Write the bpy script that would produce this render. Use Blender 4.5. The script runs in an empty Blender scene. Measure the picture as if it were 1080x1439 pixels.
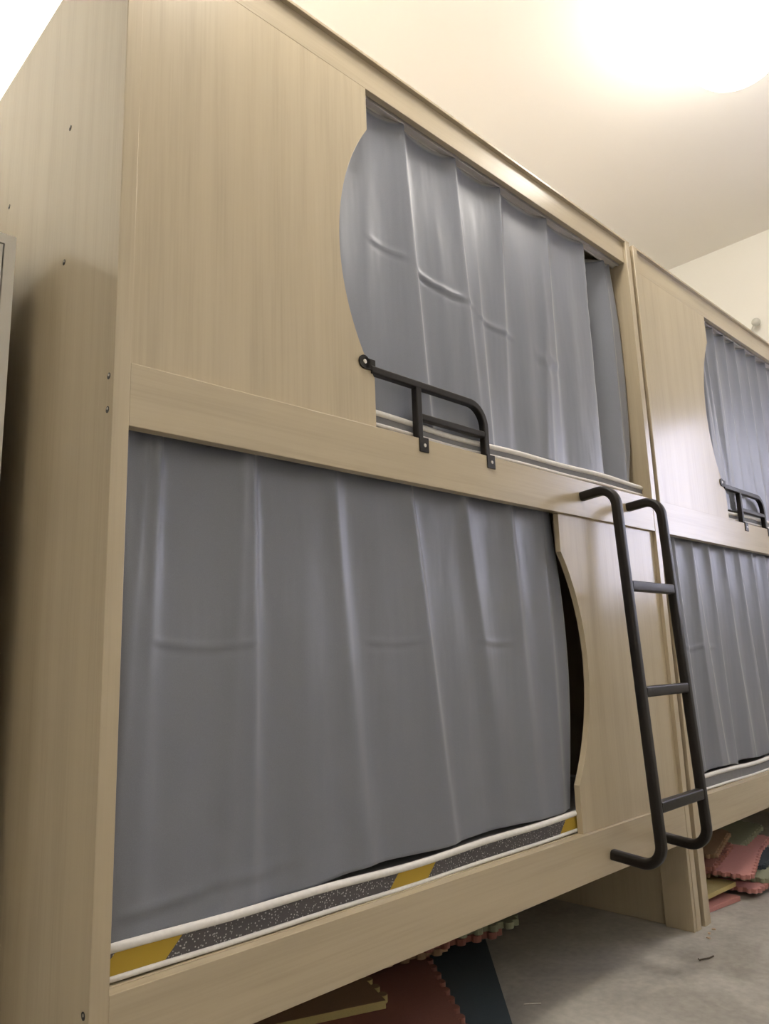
import bpy, bmesh, math, random
from mathutils import Vector, Matrix
import numpy as np

C = bpy.context.scene.collection
S = bpy.context.scene
rng = random.Random(7)

# ------------------------------------------------------------------ materials
def new_mat(name):
    m = bpy.data.materials.new(name); m.use_nodes = True
    nt = m.node_tree; nt.nodes.clear()
    out = nt.nodes.new('ShaderNodeOutputMaterial')
    b = nt.nodes.new('ShaderNodeBsdfPrincipled')
    nt.links.new(b.outputs[0], out.inputs[0])
    return m, nt, b

def N(nt, t, **kw):
    n = nt.nodes.new(t)
    for k, v in kw.items(): setattr(n, k, v)
    return n

def ramp(nt, stops):
    r = N(nt, 'ShaderNodeValToRGB')
    e = r.color_ramp.elements
    while len(e) < len(stops): e.new(0.5)
    for i, (p, c) in enumerate(stops):
        e[i].position = p; e[i].color = (*c, 1)
    return r

def plain(name, col, rough=0.6, metal=0.0, noise=None, bump=0.0, spec=0.5, var=1.0):
    m, nt, b = new_mat(name)
    b.inputs['Roughness'].default_value = rough
    b.inputs['Metallic'].default_value = metal
    b.inputs['Specular IOR Level'].default_value = spec
    tc = N(nt, 'ShaderNodeTexCoord')
    ns = N(nt, 'ShaderNodeTexNoise'); ns.inputs['Scale'].default_value = noise or 8
    ns.inputs['Detail'].default_value = 5
    nt.links.new(tc.outputs['Object'], ns.inputs['Vector'])
    r = ramp(nt, [(0.3, tuple(c*(1-.07*var) for c in col)), (0.7, tuple(min(1, c*(1+.05*var)) for c in col))])
    nt.links.new(ns.outputs[0], r.inputs[0]); nt.links.new(r.outputs[0], b.inputs['Base Color'])
    if bump:
        bp = N(nt, 'ShaderNodeBump'); bp.inputs['Strength'].default_value = bump
        bp.inputs['Distance'].default_value = 0.002
        nt.links.new(ns.outputs[0], bp.inputs['Height']); nt.links.new(bp.outputs[0], b.inputs['Normal'])
    return m

def wood(name, axis, base=(0.462, 0.384, 0.264)):
    m, nt, b = new_mat(name)
    tc = N(nt, 'ShaderNodeTexCoord')
    def stretched(long, cross, scale, detail):
        mp = N(nt, 'ShaderNodeMapping')
        s = [cross]*3; s['xyz'.index(axis)] = long
        mp.inputs['Scale'].default_value = s
        nt.links.new(tc.outputs['Object'], mp.inputs['Vector'])
        n = N(nt, 'ShaderNodeTexNoise'); n.inputs['Scale'].default_value = scale
        n.inputs['Detail'].default_value = detail; n.inputs['Roughness'].default_value = 0.6
        nt.links.new(mp.outputs[0], n.inputs['Vector'])
        return n
    fine = stretched(1.2, 60, 3.0, 4)
    broad = stretched(0.5, 9, 2.0, 3)
    mix = N(nt, 'ShaderNodeMath', operation='MULTIPLY_ADD')
    nt.links.new(fine.outputs[0], mix.inputs[0]); mix.inputs[1].default_value = 0.38
    hb = N(nt, 'ShaderNodeMath', operation='MULTIPLY'); hb.inputs[1].default_value = 0.62
    nt.links.new(broad.outputs[0], hb.inputs[0]); nt.links.new(hb.outputs[0], mix.inputs[2])
    r = ramp(nt, [(0.32, tuple(c*0.88 for c in base)), (0.5, base), (0.68, tuple(c*1.06 for c in base))])
    nt.links.new(mix.outputs[0], r.inputs[0]); nt.links.new(r.outputs[0], b.inputs['Base Color'])
    b.inputs['Roughness'].default_value = 0.25
    b.inputs['IOR'].default_value = 1.5
    b.inputs['Specular IOR Level'].default_value = 0.7
    bp = N(nt, 'ShaderNodeBump'); bp.inputs['Strength'].default_value = 0.05
    bp.inputs['Distance'].default_value = 0.001
    nt.links.new(fine.outputs[0], bp.inputs['Height']); nt.links.new(bp.outputs[0], b.inputs['Normal'])
    return m

M = {}
M['wood_v'] = wood('oak_laminate_upright_grain', 'z')
M['wood_h'] = wood('oak_laminate_level_grain', 'x')
M['edge'] = wood('oak_edge_band', 'z', (0.56, 0.44, 0.31))
M['black'] = plain('black_powder_coat', (0.010, 0.0075, 0.006), 0.42, 0.0, 60, 0.0, 0.35)
M['steel'] = plain('bright_screw_steel', (0.55, 0.52, 0.47), 0.3, 1.0, 40)
M['track'] = plain('white_curtain_track', (0.62, 0.58, 0.55), 0.35)
M['tape'] = plain('white_heading_tape', (0.44, 0.43, 0.43), 0.7)
M['white_piping'] = plain('white_piping_cloth', (0.74, 0.72, 0.69), 0.7, 0.0, 90)
M['locker'] = plain('pale_grey_locker_paint', (0.74, 0.71, 0.65), 0.4)
M['holeshade'] = plain('screw_hole_shade', (0.03, 0.028, 0.025), 0.8)
M['ceil'] = plain('ceiling_paint', (0.90, 0.872, 0.83), 0.9, 0, 1.2, 0.0, 0.3, 0.25)
M['wall'] = plain('cream_wall_paint', (0.93, 0.915, 0.86), 0.85, 0, 1.2, 0.0, 0.3, 0.2)
M['pvc'] = plain('white_window_frame', (0.75, 0.75, 0.74), 0.4)
M['greyknob'] = plain('pale_grey_plastic', (0.62, 0.62, 0.57), 0.5)
M['nail'] = plain('dull_brown_steel', (0.10, 0.08, 0.06), 0.45, 0.7, 80)
M['sliver'] = plain('shiny_silver_foil', (0.8, 0.8, 0.78), 0.2, 0.9, 80)
M['chip'] = plain('pale_wood_chip', (0.62, 0.47, 0.33), 0.8, 0, 60)

def mat_foam(name, col):
    m = plain(name, col, 0.85, 0, 220, 0.25)
    return m
M['m_red'] = mat_foam('foam_brick_red', (0.26, 0.105, 0.08))
M['m_pink'] = mat_foam('foam_dusty_pink', (0.48, 0.22, 0.20))
M['m_tan'] = mat_foam('foam_tan', (0.30, 0.19, 0.11))
M['m_yel'] = mat_foam('foam_pale_yellow', (0.50, 0.41, 0.17))
M['m_grn'] = mat_foam('foam_grey_green', (0.26, 0.27, 0.18))
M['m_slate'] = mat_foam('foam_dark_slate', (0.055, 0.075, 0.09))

def fabric(name, lo, hi):
    m, nt, b = new_mat(name)
    tc = N(nt, 'ShaderNodeTexCoord')
    mp = N(nt, 'ShaderNodeMapping'); mp.inputs['Scale'].default_value = (900, 900, 900)
    nt.links.new(tc.outputs['Object'], mp.inputs['Vector'])
    ns = N(nt, 'ShaderNodeTexNoise'); ns.inputs['Scale'].default_value = 1.0
    nt.links.new(mp.outputs[0], ns.inputs['Vector'])
    r = ramp(nt, [(0.3, lo), (0.7, hi)])
    nt.links.new(ns.outputs[0], r.inputs[0]); nt.links.new(r.outputs[0], b.inputs['Base Color'])
    b.inputs['Roughness'].default_value = 0.40
    b.inputs['Specular IOR Level'].default_value = 0.7
    b.inputs['Sheen Weight'].default_value = 0.25
    b.inputs['Sheen Roughness'].default_value = 0.4
    # soft irregular rumples of the cloth
    mp2 = N(nt, 'ShaderNodeMapping'); mp2.inputs['Scale'].default_value = (14, 14, 3.0)
    nt.links.new(tc.outputs['Object'], mp2.inputs['Vector'])
    n2 = N(nt, 'ShaderNodeTexNoise'); n2.inputs['Scale'].default_value = 1.0; n2.inputs['Detail'].default_value = 2
    nt.links.new(mp2.outputs[0], n2.inputs['Vector'])
    bp = N(nt, 'ShaderNodeBump'); bp.inputs['Strength'].default_value = 0.5
    bp.inputs['Distance'].default_value = 0.008
    nt.links.new(n2.outputs[0], bp.inputs['Height']); nt.links.new(bp.outputs[0], b.inputs['Normal'])
    return m
M['curtain'] = fabric('grey_blue_satin_curtain', (0.158, 0.168, 0.204), (0.184, 0.196, 0.234))

def mattress_side():
    m, nt, b = new_mat('speckled_mattress_band')
    tc = N(nt, 'ShaderNodeTexCoord')
    v = N(nt, 'ShaderNodeTexVoronoi'); v.inputs['Scale'].default_value = 190
    nt.links.new(tc.outputs['Object'], v.inputs['Vector'])
    r = ramp(nt, [(0.0, (0.62, 0.60, 0.60)), (0.22, (0.40, 0.39, 0.40)), (0.30, (0.085, 0.080, 0.085))])
    nt.links.new(v.outputs['Distance'], r.inputs[0])
    # golden blocks that repeat along the band, slanted ends
    sp = N(nt, 'ShaderNodeSeparateXYZ'); nt.links.new(tc.outputs['Object'], sp.inputs[0])
    a = N(nt, 'ShaderNodeMath', operation='MULTIPLY_ADD'); a.inputs[1].default_value = -1.0
    nt.links.new(sp.outputs[2], a.inputs[0]); nt.links.new(sp.outputs[0], a.inputs[2])
    o = N(nt, 'ShaderNodeMath', operation='ADD'); o.inputs[1].default_value = 0.93
    nt.links.new(a.outputs[0], o.inputs[0])
    mo = N(nt, 'ShaderNodeMath', operation='PINGPONG'); mo.inputs[1].default_value = 0.32
    nt.links.new(o.outputs[0], mo.inputs[0])
    lt = N(nt, 'ShaderNodeMath', operation='LESS_THAN'); lt.inputs[1].default_value = 0.060
    nt.links.new(mo.outputs[0], lt.inputs[0])
    mx = N(nt, 'ShaderNodeMix', data_type='RGBA'); 
    nt.links.new(lt.outputs[0], mx.inputs['Factor']); nt.links.new(r.outputs[0], mx.inputs['A'])
    mx.inputs['B'].default_value = (0.43, 0.29, 0.03, 1)
    nt.links.new(mx.outputs['Result'], b.inputs['Base Color'])
    b.inputs['Roughness'].default_value = 0.8
    return m
M['mside'] = mattress_side()
M['mplain'] = plain('grey_mattress_band', (0.20, 0.20, 0.21), 0.85, 0, 60, 0.2)
M['msheet'] = plain('grey_mattress_cloth', (0.30, 0.30, 0.31), 0.85, 0, 50, 0.2)

def concrete():
    m, nt, b = new_mat('grey_concrete_floor')
    tc = N(nt, 'ShaderNodeTexCoord')
    n1 = N(nt, 'ShaderNodeTexNoise'); n1.inputs['Scale'].default_value = 2.6; n1.inputs['Detail'].default_value = 9
    n1.inputs['Roughness'].default_value = 0.62; n1.inputs['Distortion'].default_value = 0.6
    n2 = N(nt, 'ShaderNodeTexNoise'); n2.inputs['Scale'].default_value = 45; n2.inputs['Detail'].default_value = 6
    for n in (n1, n2): nt.links.new(tc.outputs['Object'], n.inputs['Vector'])
    r = ramp(nt, [(0.32, (0.28, 0.26, 0.225)), (0.5, (0.385, 0.362, 0.32)), (0.68, (0.50, 0.475, 0.42))])
    nt.links.new(n1.outputs[0], r.inputs[0])
    r2 = ramp(nt, [(0.3, (0.86,)*3), (0.7, (1.06,)*3)]); nt.links.new(n2.outputs[0], r2.inputs[0])
    mx = N(nt, 'ShaderNodeMix', data_type='RGBA', blend_type='MULTIPLY'); mx.inputs['Factor'].default_value = 1
    nt.links.new(r.outputs[0], mx.inputs['A']); nt.links.new(r2.outputs[0], mx.inputs['B'])
    nt.links.new(mx.outputs['Result'], b.inputs['Base Color'])
    b.inputs['Roughness'].default_value = 0.6
    bp = N(nt, 'ShaderNodeBump'); bp.inputs['Strength'].default_value = 0.15; bp.inputs['Distance'].default_value = 0.003
    nt.links.new(n2.outputs[0], bp.inputs['Height']); nt.links.new(bp.outputs[0], b.inputs['Normal'])
    return m
M['floor'] = concrete()

def glow(name, col, s):
    m = bpy.data.materials.new(name); m.use_nodes = True
    nt = m.node_tree; nt.nodes.clear()
    o = nt.nodes.new('ShaderNodeOutputMaterial'); e = nt.nodes.new('ShaderNodeEmission')
    e.inputs[0].default_value = (*col, 1); e.inputs[1].default_value = s
    nt.links.new(e.outputs[0], o.inputs[0]); return m
M['lamp'] = glow('lamp_diffuser_lit', (1.0, 0.94, 0.85), 8.5)
M['fill_b'] = glow('fill_globe_near', (1.0, 0.94, 0.85), 17.0)
M['lamp_w'] = glow('globe_lit_warm', (1.0, 0.90, 0.76), 30.0)
M['fill_c'] = glow('fill_globe_cool', (0.80, 0.88, 1.0), 5.0)

def glass():
    m, nt, b = new_mat('window_glass')
    b.inputs['Base Color'].default_value = (1, 1, 1, 1); b.inputs['Roughness'].default_value = 0.0
    b.inputs['Transmission Weight'].default_value = 1.0; b.inputs['IOR'].default_value = 1.02
    return m
M['glass'] = glass()

# ------------------------------------------------------------------ mesh helpers
def link(name, bm, mat, parent=None, smooth=False, bevel=0.0, origin=None):
    me = bpy.data.meshes.new(name)
    bmesh.ops.recalc_face_normals(bm, faces=bm.faces)
    bm.to_mesh(me); bm.free()
    o = bpy.data.objects.new(name, me); C.objects.link(o)
    for m in (mat if isinstance(mat, (list, tuple)) else [mat]): me.materials.append(m)
    if smooth:
        for p in me.polygons: p.use_smooth = True
    if bevel:
        b = o.modifiers.new('bevel', 'BEVEL'); b.width = bevel; b.segments = 2
        b.limit_method = 'ANGLE'; b.angle_limit = math.radians(50)
    if parent: o.parent = parent
    if origin is not None: o.location = origin
    return o

def box(bm, x0, x1, y0, y1, z0, z1, mi=0):
    v = [bm.verts.new((x, y, z)) for z in (z0, z1) for y in (y0, y1) for x in (x0, x1)]
    for f in ((0,1,3,2), (4,6,7,5), (0,4,5,1), (1,5,7,3), (3,7,6,2), (2,6,4,0)):
        bm.faces.new([v[i] for i in f]).material_index = mi

def prism(bm, pts, y0, y1):               # outline in x,z extruded along y
    a = [bm.verts.new((x, y0, z)) for x, z in pts]; b = [bm.verts.new((x, y1, z)) for x, z in pts]
    bm.faces.new(a); bm.faces.new(list(reversed(b)))
    n = len(pts)
    for i in range(n): bm.faces.new((a[i], b[i], b[(i+1) % n], a[(i+1) % n]))

def rsq(w, h, r, seg=4):                  # rounded rectangle section
    pts = []
    for cx, cy, a0 in ((w/2-r, h/2-r, 0), (-w/2+r, h/2-r, 90), (-w/2+r, -h/2+r, 180), (w/2-r, -h/2+r, 270)):
        for k in range(seg+1):
            a = math.radians(a0 + 90*k/seg); pts.append((cx+r*math.cos(a), cy+r*math.sin(a)))
    return pts

def sweep(bm, path, sec, side):           # section swept along a path; side = fixed sideways vector
    path = [Vector(p) for p in path]; side = Vector(side).normalized(); rings = []
    for i, p in enumerate(path):
        if i == 0: t = path[1]-p
        elif i == len(path)-1: t = p-path[i-1]
        else: t = (path[i+1]-p).normalized()+(p-path[i-1]).normalized()
        t.normalize(); up = side.cross(t).normalized(); sd = t.cross(up).normalized()
        k = 1.0
        if 0 < i < len(path)-1:
            c = (path[i+1]-p).normalized().dot((p-path[i-1]).normalized()); k = 1/max(0.7, math.sqrt((1+c)/2))
        rings.append([bm.verts.new(p+sd*a+up*b*k) for a, b in sec])
    n = len(sec)
    for r0, r1 in zip(rings, rings[1:]):
        for j in range(n): bm.faces.new((r0[j], r0[(j+1) % n], r1[(j+1) % n], r1[j]))
    bm.faces.new(rings[0]); bm.faces.new(list(reversed(rings[-1])))

def fillet(pts, rad, seg=8):              # round the inner corners of a polyline
    pts = [Vector(p) for p in pts]; out = [pts[0]]
    for i in range(1, len(pts)-1):
        a = (pts[i-1]-pts[i]); b = (pts[i+1]-pts[i]); la, lb = a.length, b.length
        a.normalize(); b.normalize(); r = rad[i-1] if isinstance(rad, (list, tuple)) else rad
        ang = a.angle(b); d = min(r/math.tan(ang/2), la*0.49, lb*0.49); r = d*math.tan(ang/2)
        c = pts[i]+(a+b).normalized()*(r/math.sin(ang/2))
        s = pts[i]+a*d-c; e = pts[i]+b*d-c; tot = s.angle(e); ax = s.cross(e).normalized()
        for k in range(seg+1): out.append(c+Matrix.Rotation(tot*k/seg, 3, ax) @ s)
    out.append(pts[-1]); return out

def disc(bm, c, axis, r, h, seg=16, dome=0.0):   # short cylinder from c along axis (+ domed end)
    ax = Vector(axis).normalized(); q = ax.to_track_quat('Z', 'Y').to_matrix(); c = Vector(c)
    lv = [(r, 0), (r, h)] + ([(r*0.7, h+dome*0.7), (r*0.3, h+dome)] if dome else [])
    rings = [[bm.verts.new(c+q @ Vector((rr*math.cos(2*math.pi*k/seg), rr*math.sin(2*math.pi*k/seg), z))) for k in range(seg)] for rr, z in lv]
    for a, b in zip(rings, rings[1:]):
        for k in range(seg): bm.faces.new((a[k], a[(k+1) % seg], b[(k+1) % seg], b[k]))
    bm.faces.new(list(reversed(rings[0]))); bm.faces.new(rings[-1])

def lathe(bm, prof, seg=40, c=(0, 0, 0)):
    rings = []
    for r, z in prof:
        if r < 1e-6: rings.append([bm.verts.new((c[0], c[1], c[2]+z))])
        else: rings.append([bm.verts.new((c[0]+r*math.cos(2*math.pi*k/seg), c[1]+r*math.sin(2*math.pi*k/seg), c[2]+z)) for k in range(seg)])
    for a, b in zip(rings, rings[1:]):
        if len(a) == 1 and len(b) == 1: continue
        for k in range(seg):
            k2 = (k+1) % seg
            if len(a) == 1: bm.faces.new((a[0], b[k2], b[k]))
            elif len(b) == 1: bm.faces.new((a[k], a[k2], b[0]))
            else: bm.faces.new((a[k], a[k2], b[k2], b[k]))

def thing(name, label, cat, loc=(0, 0, 0), group=None):
    o = bpy.data.objects.new(name, None); C.objects.link(o); o.location = loc
    o.empty_display_size = 0.1
    o['label'] = label; o['category'] = cat
    if group: o['group'] = group
    return o

def tag(o, label, cat, group=None):
    o['label'] = label; o['category'] = cat
    if group: o['group'] = group
    return o

def struct(name, bm, mat, parent=None):
    o = link(name, bm, mat, parent)
    if parent is None: o['kind'] = 'structure'
    return o

def copy_tree(o, parent=None):
    c = o.copy(); C.objects.link(c); c.parent = parent
    for ch in list(o.children): copy_tree(ch, c)
    return c

# ------------------------------------------------------------------ room
XL, XR, YF, YB, H = -2.3, 4.24, -3.2, 1.06, 3.45
def slab(name, mat, *a):
    bm = bmesh.new(); box(bm, *a); return struct(name, bm, mat)
slab('floor', M['floor'], XL-.15, XR+.15, YF-.15, YB+.15, -0.1, 0.0)
slab('ceiling', M['ceil'], XL-.15, XR+.15, YF-.15, YB+.15, H, H+0.12)
slab('wall_back', M['wall'], XL-.15, XR+.15, YB, YB+.15, 0, H)
slab('wall_front', M['wall'], XL-.15, XR+.15, YF-.15, YF, 0, H)
slab('wall_left', M['wall'], XL-.15, XL, YF, YB, 0, H)
# right wall with a window opening near the beds
WY0, WY1, WZ0, WZ1 = -1.65, -0.66, 1.22, 2.42
bm = bmesh.new()
box(bm, XR, XR+.15, YF, WY0, 0, H); box(bm, XR, XR+.15, WY1, YB, 0, H)
box(bm, XR, XR+.15, WY0, WY1, 0, WZ0); box(bm, XR, XR+.15, WY0, WY1, WZ1, H)
struct('wall_right', bm, M['wall'])
bm = bmesh.new(); fw = 0.05; xa, xb = XR+.03, XR+.09
box(bm, xa, xb, WY0, WY1, WZ0, WZ0+fw); box(bm, xa, xb, WY0, WY1, WZ1-fw, WZ1)
box(bm, xa, xb, WY0, WY0+fw, WZ0+fw, WZ1-fw); box(bm, xa, xb, WY1-fw, WY1, WZ0+fw, WZ1-fw)
ym = (WY0+WY1)/2; box(bm, xa, xb, ym-fw/2, ym+fw/2, WZ0+fw, WZ1-fw)
win = struct('window_1', bm, M['pvc'])
bm = bmesh.new(); box(bm, XR+.055, XR+.061, WY0+fw, ym-fw/2, WZ0+fw, WZ1-fw)
box(bm, XR+.055, XR+.061, ym+fw/2, WY1-fw, WZ0+fw, WZ1-fw)
struct('pane', bm, M['glass'], win)

# ------------------------------------------------------------------ bunk bed
T, W, D, ZT = 0.0306, 2.0, 1.0, 2.412
ZML, ZMU, ZLU, ZLL, ZFL = 1.2885, 1.4053, 0.3883, 0.268, 2.3197
YR = 0.001           # rail face
YBd = 0.012          # face of fascia and curved boards
R_ARC = 0.613

def arc_pts(x_edge, z_lo, z_hi, sag, sgn, n=40):
    ch = (z_hi-z_lo)/2; R = (ch*ch+sag*sag)/(2*sag); zc = (z_lo+z_hi)/2; a = math.asin(ch/R); cx = x_edge-sgn*sag+sgn*R
    return [(cx-sgn*R*math.cos(-a+2*a*k/n), zc+R*math.sin(-a+2*a*k/n)) for k in range(n+1)]

def board(name, parent, mat, *a, bevel=0.0012):
    bm = bmesh.new(); box(bm, *a); return link(name, bm, mat, parent, bevel=bevel)

def build_bed():
    r = thing('bunk_bed', 'nearest pale oak capsule bunk bed with the black ladder on its right end', 'bunk bed', (0, 0, 0), 'capsule bunk beds in a row')
    left = board('side_panel', r, [M['wood_v']], 0, T, 0, D, 0, 2.404)
    right = board('side_panel', r, [M['wood_v']], W-T, W, 0, D, 0, 2.404)
    for y, z in ((.264, 2.017), (.643, 2.017), (.258, 1.699), (.02, 1.378), (.02, 1.316), (.0195, .365)):
        bm = bmesh.new(); disc(bm, (0.0004, y, z), (-1, 0, 0), 0.0062, 0.0009, 16)  # flat dark disc stands in for the shade inside the screw hole
        for fc in bm.faces: fc.material_index = 0
        nf = len(bm.faces); disc(bm, (0.0004, y-.001, z+.0015), (-1, 0, 0), 0.0024, 0.0016, 12, 0.0006)
        bm.faces.ensure_lookup_table()
        for fc in bm.faces[nf:]: fc.material_index = 1
        s = link('screw', bm, [M['holeshade'], M['steel']], left, smooth=False)
        s['label'] = 'small dark sunken screw with a bright centre'
    board('top_board', r, M['wood_h'], 0, W, 0.0, D, 2.404, ZT, bevel=0.0008)
    board('top_rail', r, M['wood_h'], T, W-T, YBd, YBd+.018, ZFL, 2.404)
    up = [(T, ZMU), (.641, ZMU)] + arc_pts(.641, 1.529, 2.199, .101, 1) + [(.641, ZFL), (T, ZFL)]
    bm = bmesh.new(); prism(bm, up, YBd, YBd+.018); o = link('curved_board', bm, M['wood_v'], r, bevel=0.001)
    o['label'] = 'upper board with a curved bite in its right edge'
    xe = 1.378
    lo = [(W-T, ZML), (xe, ZML)] + [(x, z) for x, z in reversed(arc_pts(xe, .516, 1.173, .098, -1))] + [(xe, ZLU), (W-T, ZLU)]
    bm = bmesh.new(); prism(bm, lo, YBd, YBd+.018); o = link('curved_board', bm, M['wood_v'], r, bevel=0.001)
    o['label'] = 'lower board with a curved bite in its left edge'
    board('middle_rail', r, M['wood_h'], T, W-T, YR, YR+.025, ZML, ZMU)
    board('bottom_rail', r, M['wood_h'], T, W-T, YR, YR+.025, ZLL, ZLU)
    board('bed_base', r, M['wood_h'], T, W-T, .040, D-.01, 1.392, 1.418)
    board('bed_base', r, M['wood_h'], T, W-T, .0262, D-.01, .372, .3895)
    board('back_panel', r, M['wood_v'], T, W-T, D-.009, D, .25, 2.404)
    board('leg_board', r, M['wood_v'], W-T-.016, W-T, .002, .098, 0, ZLL-.0005)
    board('leg_board', r, M['wood_v'], T, T+.016, .002, .098, 0, ZLL-.0005)
    for zt in (2.322, 1.322):
        bm = bmesh.new(); box(bm, T, W-T, .036, .062, zt, zt+.016)
        box(bm, T, W-T, .036, .041, zt-.004, zt); box(bm, T, W-T, .057, .062, zt-.004, zt)
        o = link('curtain_track', bm, M['track'], r); o['label'] = 'white curtain track'
    # black guard rail by the upper opening
    g_bm = bmesh.new(); yc = .0165; sec = rsq(.020, .020, .004)
    path = fillet([(.628, yc, 1.549), (1.053, yc, 1.549), (1.053, yc, 1.4058)], .062, 10)
    sweep(g_bm, path, sec, (0, 1, 0))
    g = link('guard_rail', g_bm, M['black'], r, smooth=False, bevel=0.0); g['label'] = 'black metal guard rail'
    bm = bmesh.new(); sweep(bm, [(.788, yc, 1.54), (.788, yc, 1.4058)], rsq(.020, .020, .004), (0, 1, 0)); link('post', bm, M['black'], g)
    bm = bmesh.new(); sweep(bm, [(.797, yc, 1.467), (1.045, yc, 1.467)], rsq(.018, .018, .004), (0, 1, 0)); link('crossbar', bm, M['black'], g)
    for px in (.789, 1.0535):
        bm = bmesh.new(); box(bm, px-.0165, px+.0165, YR-.0035, YR-.0003, 1.371, 1.4085)
        box(bm, px-.0165, px+.0165, YR-.0035, .012, 1.4055, 1.4085)
        pl = link('bracket', bm, M['black'], g, bevel=0.0008)
        bm = bmesh.new(); disc(bm, (px+.001, YR-.0034, 1.388), (0, -1, 0), .0046, .0015, 16, .001)
        link('screw', bm, M['steel'], pl)
    bm = bmesh.new(); disc(bm, (.606, YBd-.0002, 1.562), (0, -1, 0), .0165, .004, 24)
    box(bm, .606, .640, YBd-.0042, YBd-.0002, 1.546, 1.573); 
    ey = link('eyelet', bm, M['black'], g)
    bm = bmesh.new(); disc(bm, (.606, YBd-.004, 1.562), (0, -1, 0), .0052, .0016, 16, .001); link('screw', bm, M['steel'], ey)
    return r
bed = build_bed()
GX = W + 0.0283
bed2 = copy_tree(bed); bed2.location = (GX, 0, 0)
bed2['label'] = 'farther pale oak bunk bed standing past the ladder, cut by the photo edge'

# ------------------------------------------------------------------ curtains
def sstep(a, b, x):
    t = np.clip((x-a)/(b-a), 0, 1); return t*t*(3-2*t)

def curtain(name, label, x0, x1f, ztop, zbotf, folds, hooks, y0=.052, creases=(), nx=300, nz=120, sag=.014, seed=1, group=None, tape=True, loc=0.0):
    """folds: (x_top, x_bot, amp_top, amp_mid, amp_bot, w_left, w_right, spread)"""
    r = thing(name, label, 'curtain', (loc+(x0+1.0)/2, y0, zbotf(1.0)), group)
    org = Vector(((x0+1.0)/2, y0, zbotf(1.0)))
    rs = np.random.RandomState(seed)
    u = np.linspace(0, 1, nx); v = np.linspace(0, 1, nz)      # v: 0 top .. 1 bottom
    V, U = np.meshgrid(v, u, indexing='ij')
    xe = np.array([x1f(t) for t in v])[:, None]
    X = x0 + U*(xe-x0)
    Y = np.full_like(X, y0)
    for xt, xb, a0, a1, a2, wl, wr, spr in folds:
        c = xt+(xb-xt)*(V**1.1)
        amp = np.where(V < .5, a0+(a1-a0)*sstep(0, .5, V), a1+(a2-a1)*sstep(.5, 1, V))
        d = X-c; sp = 1+spr*V
        w = np.where(d < 0, wl, wr)*sp
        Y -= amp*np.exp(-(np.abs(d)/w)**(1.25+.75*V))
    # gentle noise
    for k in range(9):
        f = rs.uniform(5, 26); ph = rs.uniform(0, 6.28); dr = rs.uniform(-3, 3)
        Y += .0011*np.sin(f*X+ph+dr*V)*sstep(0.02, .3, V)
    for (xa, xb_, vz, slope, wav, amp, wid) in creases:
        m = sstep(xa-.02, xa+.03, X)*(1-sstep(xb_-.03, xb_+.02, X))
        vc = vz+slope*(X-xa)+wav*np.sin((X-xa)*18)
        d = (V-vc)
        Y -= amp*m*np.exp(-(d/wid)**2) - .6*amp*m*np.exp(-((d-wid*1.3)/wid)**2)
    # top edge sags between the hooks, hem follows zbotf
    hk = np.array(hooks)
    s = np.zeros(nx); xs_top = X[0]
    for i, x in enumerate(xs_top):
        j = np.searchsorted(hk, x)
        if 0 < j < len(hk):
            q = (x-hk[j-1])/(hk[j]-hk[j-1]); s[i] = (1-abs(2*q-1)**2.2)
    top = ztop-sag*s
    Y += (np.exp(-V/.05)*.006*s)
    bot = np.array([[zbotf(x) for x in X[-1]]])
    Z = top[None, :]+(bot-top[None, :])*V
    Y = np.clip(Y, .0325, .13)
    bm = bmesh.new()
    vs = [[bm.verts.new((float(X[i, j])-org.x, float(Y[i, j])-org.y, float(Z[i, j])-org.z)) for j in range(nx)] for i in range(nz)]
    for i in range(nz-1):
        for j in range(nx-1): bm.faces.new((vs[i][j], vs[i+1][j], vs[i+1][j+1], vs[i][j+1]))
    f = link('fabric', bm, M['curtain'], r, smooth=True)
    sd = f.modifiers.new('thick', 'SOLIDIFY'); sd.thickness = .0012; sd.offset = 1.0
    if tape:
        bm = bmesh.new(); pr = None
        for j in range(0, nx, 2):
            x = float(X[0, j])-org.x; y = float(Y[0, j])-org.y+.0035
            a = bm.verts.new((x, y, ztop+.001-org.z)); b = bm.verts.new((x, y, ztop-.034-org.z))
            if pr: bm.faces.new((pr[0], pr[1], b, a))
            pr = (a, b)
        t = link('heading_tape', bm, M['tape'], r, smooth=True); t['label'] = 'white heading tape behind the top edge'
        sd = t.modifiers.new('thick', 'SOLIDIFY'); sd.thickness = .001
        for x in hooks:
            if x < xs_top[0] or x > xs_top[-1]: continue
            j = int(np.argmin(np.abs(xs_top-x)))
            bm = bmesh.new(); sweep(bm, [(x-org.x, float(Y[0, j])+.005-org.y, ztop-.02-org.z), (x-org.x, float(Y[0, j])+.005-org.y, ztop+.008-org.z)], rsq(.004, .003, .001, 2), (1, 0, 0))
            link('hook', bm, M['track'], r)
    return r

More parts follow.
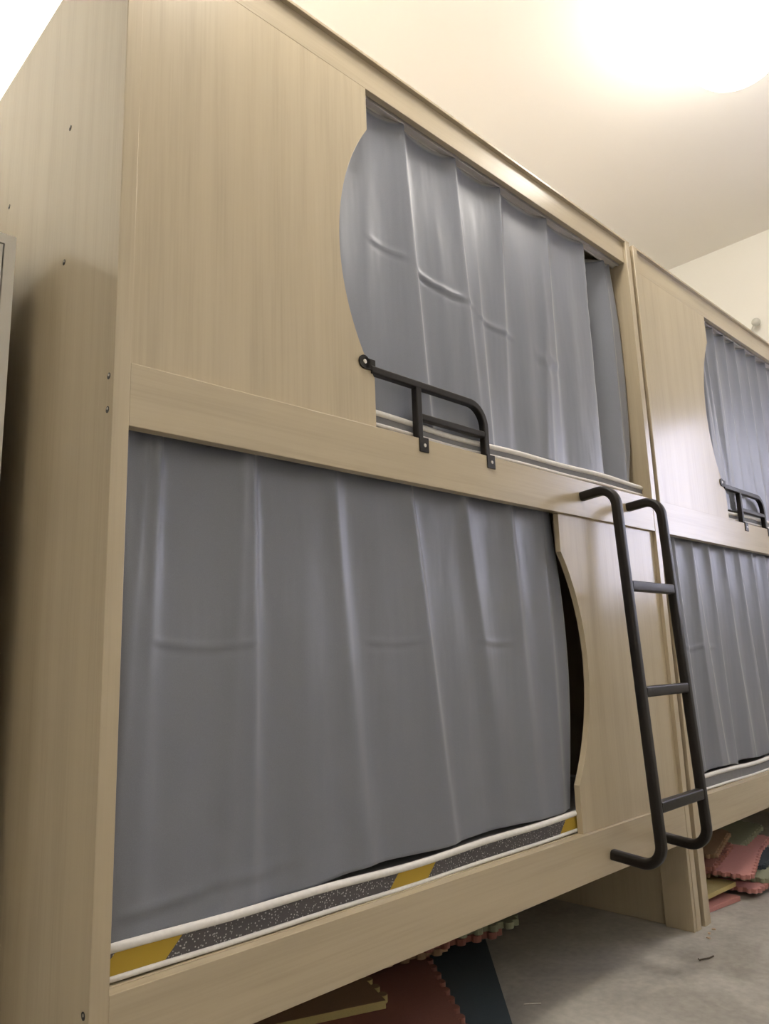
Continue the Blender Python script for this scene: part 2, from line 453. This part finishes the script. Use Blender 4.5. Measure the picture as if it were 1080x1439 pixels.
# near lower curtain
lo_hooks = [.035, .103, .318, .535, .78, .985, 1.184, 1.372]
lo_folds = [
    (0.05, 0.06, 0.01, 0.0104, 0.00675, 0.016, 0.02, 1.6), (0.112, 0.085, 0.016, 0.0117, 0.0054, 0.014, 0.008, 3.5), (0.088, 0.03, 0.008, 0.0052, 0, 0.01, 0.006, 2),
    (0.318, 0.312, 0.014, 0.0182, 0.0108, 0.04, 0.01, 1.8), (0.295, 0.25, 0.007, 0.0052, 0.00405, 0.012, 0.008, 3),
    (0.2, 0.16, 0, 0.0052, 0.00675, 0.06, 0.05, 0.3), (0.45, 0.45, 0, 0.0091, 0.0081, 0.035, 0.06, 0.5),
    (0.535, 0.6, 0.011, 0.0117, 0.0135, 0.018, 0.016, 1.6), (0.66, 0.7, 0, 0.0065, 0.00675, 0.06, 0.07, 0.3),
    (0.78, 0.872, 0.01, 0.013, 0.0108, 0.026, 0.01, 1.6), (0.9, 0.98, 0, 0.0065, 0.0054, 0.05, 0.05, 0.4),
    (0.985, 1.09, 0.012, 0.0169, 0.00945, 0.018, 0.03, 1.6), (1.184, 1.215, 0.011, 0.0117, 0.0108, 0.024, 0.018, 1.8),
    (1.345, 1.325, 0.008, 0.0156, 0.0162, 0.04, 0.02, 0.8)]
def lo_hem(x):
    t = min(1, max(0, (x-.36)/.30)); t = t*t*(3-2*t)
    return .4405+.003*sin_(x*14)*(1-t)+t*(.0065+.006*abs(sin_(x*7.2+.4))**1.5)
sin_ = math.sin
cur1 = curtain('curtain', 'wide grey blue curtain closing the lower bunk of the nearest bed', .036, lambda t: 1.388+.045*math.sin(t*3.0)-.012*t,
        1.314, lo_hem, lo_folds, lo_hooks, creases=((.10, .33, .452, .02, .004, .0024, .007), (.62, .80, .455, .0, .003, .0020, .007), (.06, .22, .955, -.1, .004, .003, .010), (.22, .42, .93, .0, .004, .002, .012), (1.0, 1.16, .46, -.02, .004, .0018, .008)),
        seed=3, group='grey pleated bunk curtains')
# near upper curtain
up_hooks = [.46, .62, .806, 1.023, 1.235, 1.488, 1.732, 1.885, 1.925]
up_folds = [
    (.565, .55, .016, .018, .010, .012, .045, .8), (.66, .66, .0, .007, .006, .05, .05, .3),
    (.806, .862, .017, .017, .015, .050, .010, .9), (.93, .96, .0, .008, .004, .05, .04, .4),
    (1.023, 1.06, .017, .014, .007, .042, .010, 1.3), (1.10, 1.115, .0, .008, .015, .050, .012, .5),
    (1.235, 1.215, .017, .012, .006, .040, .011, 1.4), (1.34, 1.34, .0, .006, .010, .05, .06, .3),
    (1.455, 1.400, .0, .012, .013, .016, .020, .7), (1.488, 1.47, .017, .013, .007, .030, .012, 1.4), (1.60, 1.60, .002, .010, .008, .06, .06, .4),
    (1.728, 1.715, .020, .021, .018, .060, .005, .6), (1.788, 1.788, -.072, -.060, -.028, .032, .055, .3), (1.89, 1.885, .012, .013, .012, .022, .008, 1.4)]
def up_hem(x): return 1.457+.004*sin_(x*11)
cur2 = curtain('curtain', 'grey curtain of the nearest upper bunk behind the black guard rail', .46, lambda t: 1.93+.028*math.sin(min(t, .95)*3.0)-(0.022*max(0, t-.85)/.15),
        2.318, up_hem, up_folds, up_hooks, creases=((.84, 1.07, .485, .17, .006, .0042, .010), (1.10, 1.27, .545, .14, .003, .003, .010), (.66, .80, .455, .05, .003, .002, .010), (1.38, 1.50, .60, -.02, .01, .004, .022)),
        seed=5, sag=.012, group='grey pleated bunk curtains')
# curtains of the farther bed
f_lo = [.036, .15, .30, .45, .60, .75, .90, 1.05, 1.20, 1.33, 1.372]
fl_folds = [(x, x+.055*(1+.4*sin_(i*2.1)), .020, .021+.005*sin_(i*1.7), .020, .034, .011+.006*(i % 2), 1.2) for i, x in enumerate(f_lo[1:])] + [(.08, .10, .008, .01, .01, .02, .02, .5)]
cur3 = curtain('curtain', 'grey curtain of the farther lower bunk, right of the ladder', .036, lambda t: 1.382-.01*t, 1.314, lambda x: .446+.008*abs(sin_(x*13)), fl_folds, f_lo,
        creases=((.08, .42, .49, .0, .003, .003, .008),), seed=11, group='grey pleated bunk curtains', loc=GX)
f_up = [.50, .62, .665, .78, .90, 1.02, 1.15, 1.28, 1.42, 1.56, 1.70, 1.82, 1.92]
fu_folds = [(x, x+.03+.02*sin_(i*1.9), .020, .019+.004*sin_(i*1.3), .018, .028, .009, 1.6) for i, x in enumerate(f_up[1:-1])]
cur4 = curtain('curtain', 'pale grey curtain of the farther upper bunk at the photo edge', .50, lambda t: 1.93, 2.318, lambda x: 1.457+.004*sin_(x*10), fu_folds, f_up,
        seed=17, sag=.011, group='grey pleated bunk curtains', loc=GX)

# ------------------------------------------------------------------ mattresses
def tube_loop(bm, pts, r, seg=10):
    n = len(pts); rings = []
    for i in range(n):
        p = Vector(pts[i]); t = (Vector(pts[(i+1) % n])-Vector(pts[i-1])).normalized()
        s = Vector((0, 0, 1)); q = t.cross(s).normalized()
        rings.append([bm.verts.new(p+q*r*math.cos(2*math.pi*k/seg)+s*r*math.sin(2*math.pi*k/seg)) for k in range(seg)])
    for i in range(n):
        a, b = rings[i], rings[(i+1) % n]
        for k in range(seg): bm.faces.new((a[k], a[(k+1) % seg], b[(k+1) % seg], b[k]))

def mattress(x0, z0, z1, label, loc, seed, side='mplain'):
    xa, xb, ya, yb = T+.006, W-T-.006, .034, D-.03
    r = thing('mattress', label, 'mattress', (loc+(xa+xb)/2, (ya+yb)/2, z0), 'thin folding mattresses')
    oc = Vector(((xa+xb)/2, (ya+yb)/2, z0)); rs = random.Random(seed); ph = rs.uniform(0, 6)
    def wob(x): return .0035*math.sin(x*5.1+ph)+.002*math.sin(x*12.7+ph*2)
    def loop(z, n=70, amp=1.0):
        P = []
        for k in range(n+1): x = xa+(xb-xa)*k/n; P.append((x, ya+.0015*math.sin(x*9+ph), z+amp*wob(x)))
        for k in range(1, 12): P.append((xb, ya+(yb-ya)*k/12, z))
        for k in range(n+1): x = xb-(xb-xa)*k/n; P.append((x, yb, z))
        for k in range(1, 12): P.append((xa, yb-(yb-ya)*k/12, z))
        return [Vector(p)-oc for p in P]
    lo = loop(z0+.005, amp=.5); hi = loop(z1-.006)
    bm = bmesh.new()
    a = [bm.verts.new(p) for p in lo]; b = [bm.verts.new(p) for p in hi]; n = len(a)
    for i in range(n): bm.faces.new((a[i], a[(i+1) % n], b[(i+1) % n], b[i])).material_index = 0
    t = bm.faces.new(b); t.material_index = 1; bm.faces.new(list(reversed(a))).material_index = 1
    link('padding', bm, [M[side], M['msheet']], r)
    for pts, rad in ((hi, .0075), (lo, .0048)):
        bm = bmesh.new(); tube_loop(bm, pts, rad); o = link('piping', bm, M['white_piping'], r, smooth=True); o['label'] = 'white piping'
    return r
mattress(0, .3895, .443, 'thin speckled mattress with yellow patches under the wide lower curtain', 0, 1, 'mside')
mattress(0, 1.4185, 1.457, 'thin grey mattress on the nearest upper bunk behind the guard rail', 0, 2)
mattress(0, .3895, .443, 'thin grey mattress on the farther lower bunk right of the ladder', GX, 3)
mattress(0, 1.4185, 1.457, 'thin grey mattress on the farther upper bunk', GX, 4)

# ------------------------------------------------------------------ ladder
def build_ladder():
    r = thing('ladder', 'black metal ladder bolted to the right end of the nearest bunk bed', 'ladder', (1.64, -.08, .318))
    o0 = Vector((1.64, -.08, .318)); y_top, y_bot = -.113, -.150
    def yl(z): return y_top+(y_bot-y_top)*(1.33-z)/(1.33-.31)
    for x in (1.502, 1.788):
        P = fillet([(x, -.0002, 1.352), (x, yl(1.36), 1.362), (x, yl(.30), .300), (x, -.0002, .316)], [.062, .052], 12)
        bm = bmesh.new(); sweep(bm, [p-o0 for p in P], rsq(.030, .028, .009, 5), (1, 0, 0))
        o = link('side_rail', bm, M['black'], r, smooth=True)
        md = o.modifiers.new('es', 'EDGE_SPLIT'); md.split_angle = math.radians(40)
    for z in (1.065, .763, .455):
        bm = bmesh.new(); y = yl(z)
        sweep(bm, [Vector((1.515, y, z))-o0, Vector((1.775, y, z))-o0], rsq(.026, .030, .005, 4), (0, 1, 0))
        o = link('rung', bm, M['black'], r, smooth=True)
        md = o.modifiers.new('es', 'EDGE_SPLIT'); md.split_angle = math.radians(40)
    return r
build_ladder()

# ------------------------------------------------------------------ locker at the left
lk = thing('locker', 'pale grey locker beside the end panel of the nearest bed', 'locker', (-.35, .72, 0))
lx0, lx1, ly0, ly1, lz1 = -.65, -.0515, .40, 1.04, 1.80
bm = bmesh.new(); th = .0225
box(bm, lx0, lx0+th, ly0, ly1, 0, lz1); box(bm, lx1-th, lx1, ly0, ly1, 0, lz1)
box(bm, lx0+th, lx1-th, ly0, ly1, lz1-th, lz1); box(bm, lx0+th, lx1-th, ly0, ly1, .0, .06)
box(bm, lx0+th, lx1-th, ly1-.01, ly1, .06, lz1-th); box(bm, lx0+th, lx1-th, ly0+.02, ly1-.01, .9, .915)
bmesh.ops.translate(bm, verts=bm.verts, vec=(.35, -.72, 0)); link('body', bm, M['locker'], lk)
bm = bmesh.new(); box(bm, lx0+th+.003, lx1-th-.003, ly0+.001, ly0+.019, .063, lz1-th-.003)
bmesh.ops.translate(bm, verts=bm.verts, vec=(.35, -.72, 0)); dr = link('door', bm, M['locker'], lk)
bm = bmesh.new(); sweep(bm, fillet([(lx0+.07, ly0+.0005, 1.05), (lx0+.07, ly0-.025, 1.05), (lx0+.07, ly0-.025, .93), (lx0+.07, ly0+.0005, .93)], .008, 4), rsq(.01, .01, .004), (1, 0, 0))
bmesh.ops.translate(bm, verts=bm.verts, vec=(.35, -.72, 0)); link('handle', bm, M['steel'], dr)

# ------------------------------------------------------------------ ceiling lamp and added fill lamps
def pendant(x, y, z, mat, label, rad=.22, group='globe lamps in the room'):
    r = thing('pendant_lamp', label, 'lamp', (x, y, H), group)
    bm = bmesh.new(); lathe(bm, [(0, -.0005), (.07, -.0005), (.07, -.02), (.0, -.025)], 24); link('canopy', bm, M['pvc'], r)
    h = H-z-rad*.92
    bm = bmesh.new(); lathe(bm, [(0, -.02), (.012, -.02), (.012, -h*.6), (.045, -h*.6), (.05, -h), (0, -h)], 24); link('stem', bm, M['pvc'], r)
    bm = bmesh.new(); lathe(bm, [(0, z-H+rad*.915)] + [(rad*math.sin(math.pi*k/20), z-H+rad*math.cos(math.pi*k/20)*.92) for k in range(1, 20)] + [(0, z-H-rad*.92)], 40)
    link('globe', bm, M[mat], r, smooth=True)
pendant(2.25, -.395, 3.20, 'lamp', 'glowing round lamp hanging close under the ceiling above the farther bed', .19)
pendant(.42, -.34, 3.225, 'fill_b', 'added fill globe, out of view under the ceiling above the nearest bed')  # unseen lamp added to light the ceiling and the near bed's front
pendant(.10, -2.55, 2.65, 'fill_c', 'added cool fill globe, out of view across the room from the beds', .12)  # unseen cool lamp added behind the camera as front fill

# ------------------------------------------------------------------ foam puzzle mats
def mat_outline(s, nt=(5, 5, 5, 5), depth=.022):
    """square outline with rounded knobs; nt = knobs on bottom, right, top, left (0 = straight)"""
    P = []
    cs = [(-s/2, -s/2), (s/2, -s/2), (s/2, s/2), (-s/2, s/2)]
    for e in range(4):
        a = Vector(cs[e]); b = Vector(cs[(e+1) % 4]); d = (b-a); L = d.length; d.normalize(); nrm = Vector((d.y, -d.x))
        P.append(a)
        if nt[e]:
            n = nt[e]; pitch = L/(n+.5)
            for k in range(n):
                c = a+d*(pitch*(k+.75))
                w = pitch*.24
                for ang in range(-30, 211, 30):
                    q = math.radians(180-ang)
                    P.append(c+d*(w*1.18*math.cos(q))+nrm*(w*1.0*math.sin(q)+w*.5))
    return P

def foam_mat(label, mat, s, loc, rz, tilt=(0, 0), nt=(5, 5, 5, 5), th=.018, side=None, group='foam puzzle mats under the near bed'):
    bm = bmesh.new(); P = mat_outline(s, nt)
    a = [bm.verts.new((p.x, p.y, 0)) for p in P]; b = [bm.verts.new((p.x, p.y, th)) for p in P]
    bm.faces.new(list(reversed(a))); bm.faces.new(b); n = len(P)
    for i in range(n): bm.faces.new((a[i], a[(i+1) % n], b[(i+1) % n], b[i])).material_index = 1 if side else 0
    o = link('foam_mat', bm, [mat, side] if side else mat, None, bevel=.0015)
    o.location = loc; o.rotation_euler = (math.radians(tilt[0]), math.radians(tilt[1]), math.radians(rz))
    return tag(o, label, 'foam mat', group)

def from_corner(cx, cy, ang, s, right=True):
    a = math.radians(ang); u = Vector((math.cos(a), math.sin(a))); v = Vector((-u.y, u.x))
    c = Vector((cx, cy))-u*s/2+v*s/2      # corner = front right
    return c.x, c.y

def near_mats():
    foam_mat('flat dark sheet standing in for the shaded floor under the near bed', M['m_slate'], .60, (1.06, .47, .0005), 45, nt=(0, 0, 11, 11), th=.012)  # dark sheet added over bare floor to carry the under-bed shade
    foam_mat('brick red mat with a scalloped edge over the flat dark sheet', M['m_red'], .60, (.85, .487, .0135), 54.5-90, nt=(11, 11, 11, 11), th=.016)
    x, y = from_corner(.885, .298, -22, .60)
    foam_mat('tan mat with a yellow straight edge on top of the red mat', M['m_tan'], .60, (x, y, .031), -22, nt=(0, 11, 11, 11), th=.019, side=M['m_yel'])
    x, y = from_corner(1.40, .265, -20, .60)
    foam_mat('tan mat at the bottom of the dim stack behind the flat dark sheet', M['m_tan'], .60, (x-.19, y+.12, .051), -18, nt=(11, 11, 11, 11))
    foam_mat('dull red mat in the middle of the dim stack under the near bed', M['m_red'], .60, (x-.02, y+.05, .0705), -20, nt=(11, 11, 11, 11))
    foam_mat('grey green mat on top of the dim stack under the near bed', M['m_grn'], .60, (x+.04, y+.03, .0895), -21, nt=(11, 11, 11, 11))
near_mats()

from mathutils.bvhtree import BVHTree
def bvh_of(o):
    m = Matrix.LocRotScale(o.location, o.rotation_euler, None)
    return BVHTree.FromPolygons([m @ v.co for v in o.data.vertices], [list(p.vertices) for p in o.data.polygons])

def far_mats():
    g = 'foam puzzle mats under the farther bed'
    done = []
    def put(label, mat, cx, cy, z, ang, tilt=(0, 0), nt=(9, 9, 9, 9), side=None, th=.016, s=.30):
        if cx < 2.5: s, nt = .27, (nt[0], nt[1], nt[2], 0)
        x, y = from_corner(cx, cy, ang, s); o = foam_mat(label, mat, s, (x, y, z), ang, tilt, nt, th, side, g)
        lift = s/2*(abs(math.sin(math.radians(tilt[0])))+abs(math.sin(math.radians(tilt[1]))))
        o.location.z = max(.0008+lift, z)
        for _ in range(60):                                  # let it rest on what lies below
            t = bvh_of(o)
            if not any(t.overlap(d) for d in done): break
            o.location.z += .002
        done.append(bvh_of(o))
    put('pink mat flat on the floor, its plain corner pointing past the bed foot', M['m_pink'], 2.36, .018, .0, -8, (0, 0), (0, 0, 9, 9))
    put('pink mat on the floor at the right edge of the photo', M['m_pink'], 2.71, -.005, .0, 3, (0, 0))
    put('pale yellow mat sticking out over the pink mat', M['m_yel'], 2.40, .045, .016, -3, (2, 0), (0, 0, 9, 9))
    put('grey green mat above the pink mat at the photo edge', M['m_grn'], 2.80, .03, .018, 12, (1, 0))
    put('tan mat with knobbed edge resting on the pale yellow mat', M['m_tan'], 2.38, .125, .03, -6, (4, -1))
    put('dark slate mat between the pinks of the far pile', M['m_slate'], 2.90, .06, .03, 6, (2, 0))
    put('pink mat leaning down to the left in the middle of the far pile', M['m_pink'], 2.67, .055, .03, 14, (3, -6), (9, 0, 9, 9))
    put('brick red mat below the knobbed tan top of the far pile', M['m_red'], 2.60, .13, .05, 8, (3, -5))
    put('pink mat near the top of the far pile at the photo edge', M['m_pink'], 2.90, .10, .05, 6, (4, -5))
    put('dull tan mat on the very top of the far pile', M['m_tan'], 2.68, .17, .07, 12, (4, -5))
    put('grey green mat with knobs at the top right of the far pile', M['m_grn'], 2.97, .15, .07, 4, (4, -5))
far_mats()

# ------------------------------------------------------------------ small things on the floor and wall
def floor_pt(*p): return Vector(p)
bm = bmesh.new(); sweep(bm, [(0, 0, .003), (.016, .004, .004), (.033, .010, .003), (.050, .020, .004)], rsq(.004, .004, .0019, 3), (0, 0, 1))
sweep(bm, [(-.001, -.005, .003), (-.001, .006, .0045)], rsq(.003, .003, .0012, 3), (0, 0, 1))
o = link('bent_nail', bm, M['nail'], None); o.location = (1.745, -.105, .0002); o.rotation_euler = (0, 0, math.radians(-42))
tag(o, 'bent brown nail lying on the concrete floor', 'nail')
bm = bmesh.new(); sweep(bm, [(-.022, 0, .0015), (-.006, .001, .0018), (.022, .0, .0014)], rsq(.004, .002, .0008, 2), (0, 0, 1))
o = link('metal_strip', bm, M['sliver'], None); o.location = (1.20, .088, .0003); o.rotation_euler = (0, 0, math.radians(-42))
tag(o, 'shiny metal strip on the floor at the edge of the shade', 'scrap')
for x, y, a in ((1.975, -.035, 20), (1.935, -.05, 70), (2.02, -.03, 110)):
    bm = bmesh.new(); prism(bm, [(-.006, 0), (.007, .0005), (.005, .003), (-.004, .0035)], -.003, .004)
    o = link('wood_chip', bm, M['chip'], None); o.location = (x, y, .0002); o.rotation_euler = (0, 0, math.radians(a))
    tag(o, 'tiny pale wood chip on the floor at the foot between the two beds', 'chip', 'wood chips at the bed foot')
kn = thing('wall_hook', 'small pale grey round knob on the wall above the farther bed', 'hook', (XR, .335, 2.79))
bm = bmesh.new(); disc(bm, (0, 0, 0), (-1, 0, 0), .02, .012, 20); link('mount', bm, M['greyknob'], kn)
bm = bmesh.new(); sweep(bm, [(-.011, 0, 0), (-.05, -.02, .02), (-.06, -.045, .05)], rsq(.016, .016, .006), (0, 1, 0)); link('arm', bm, M['greyknob'], kn)
bm = bmesh.new(); bmesh.ops.create_uvsphere(bm, u_segments=18, v_segments=12, radius=.026); bmesh.ops.translate(bm, verts=bm.verts, vec=(-.06, -.055, .065)); link('knob', bm, M['greyknob'], kn, smooth=True)

# ------------------------------------------------------------------ daylight outside
w = bpy.data.worlds.new('World'); S.world = w; w.use_nodes = True
bg = w.node_tree.nodes['Background']; bg.inputs[0].default_value = (0.80, 0.80, 1.0, 1); bg.inputs[1].default_value = 3.4
la = bpy.data.lights.new('window_portal', 'AREA'); la.shape = 'RECTANGLE'; la.size = WY1-WY0; la.size_y = WZ1-WZ0
la.cycles.is_portal = True
lo_ = bpy.data.objects.new('window_portal', la); C.objects.link(lo_); lo_.location = (XR+.12, ym, (WZ0+WZ1)/2)
lo_.rotation_euler = (math.pi/2, 0, math.pi/2)

# ------------------------------------------------------------------ camera
yaw, pit, rol = 0.7744, 0.1974, -0.0340
f = Vector((math.sin(yaw)*math.cos(pit), math.cos(yaw)*math.cos(pit), math.sin(pit)))
r = Vector((math.cos(yaw), -math.sin(yaw), 0)); u = r.cross(f)
r2 = r*math.cos(rol)+u*math.sin(rol); u2 = -r*math.sin(rol)+u*math.cos(rol)
cd = bpy.data.cameras.new('camera'); co = bpy.data.objects.new('camera', cd); C.objects.link(co)
m = Matrix((r2, u2, -f)).transposed().to_4x4(); m.translation = Vector((-.5359, -1.2081, .867)); co.matrix_world = m
cd.sensor_fit = 'HORIZONTAL'; cd.sensor_width = 36; cd.lens = 1062.1/1080*36; cd.clip_start = .02
S.camera = co

S.view_settings.view_transform = 'Standard'; S.view_settings.look = 'None'
S.view_settings.gamma = 1.0; S.view_settings.use_curve_mapping = False
S.view_settings.exposure = 1.25
S.cycles.use_denoising = True
S.cycles.max_bounces = 8; S.cycles.diffuse_bounces = 5; S.cycles.sample_clamp_indirect = 6
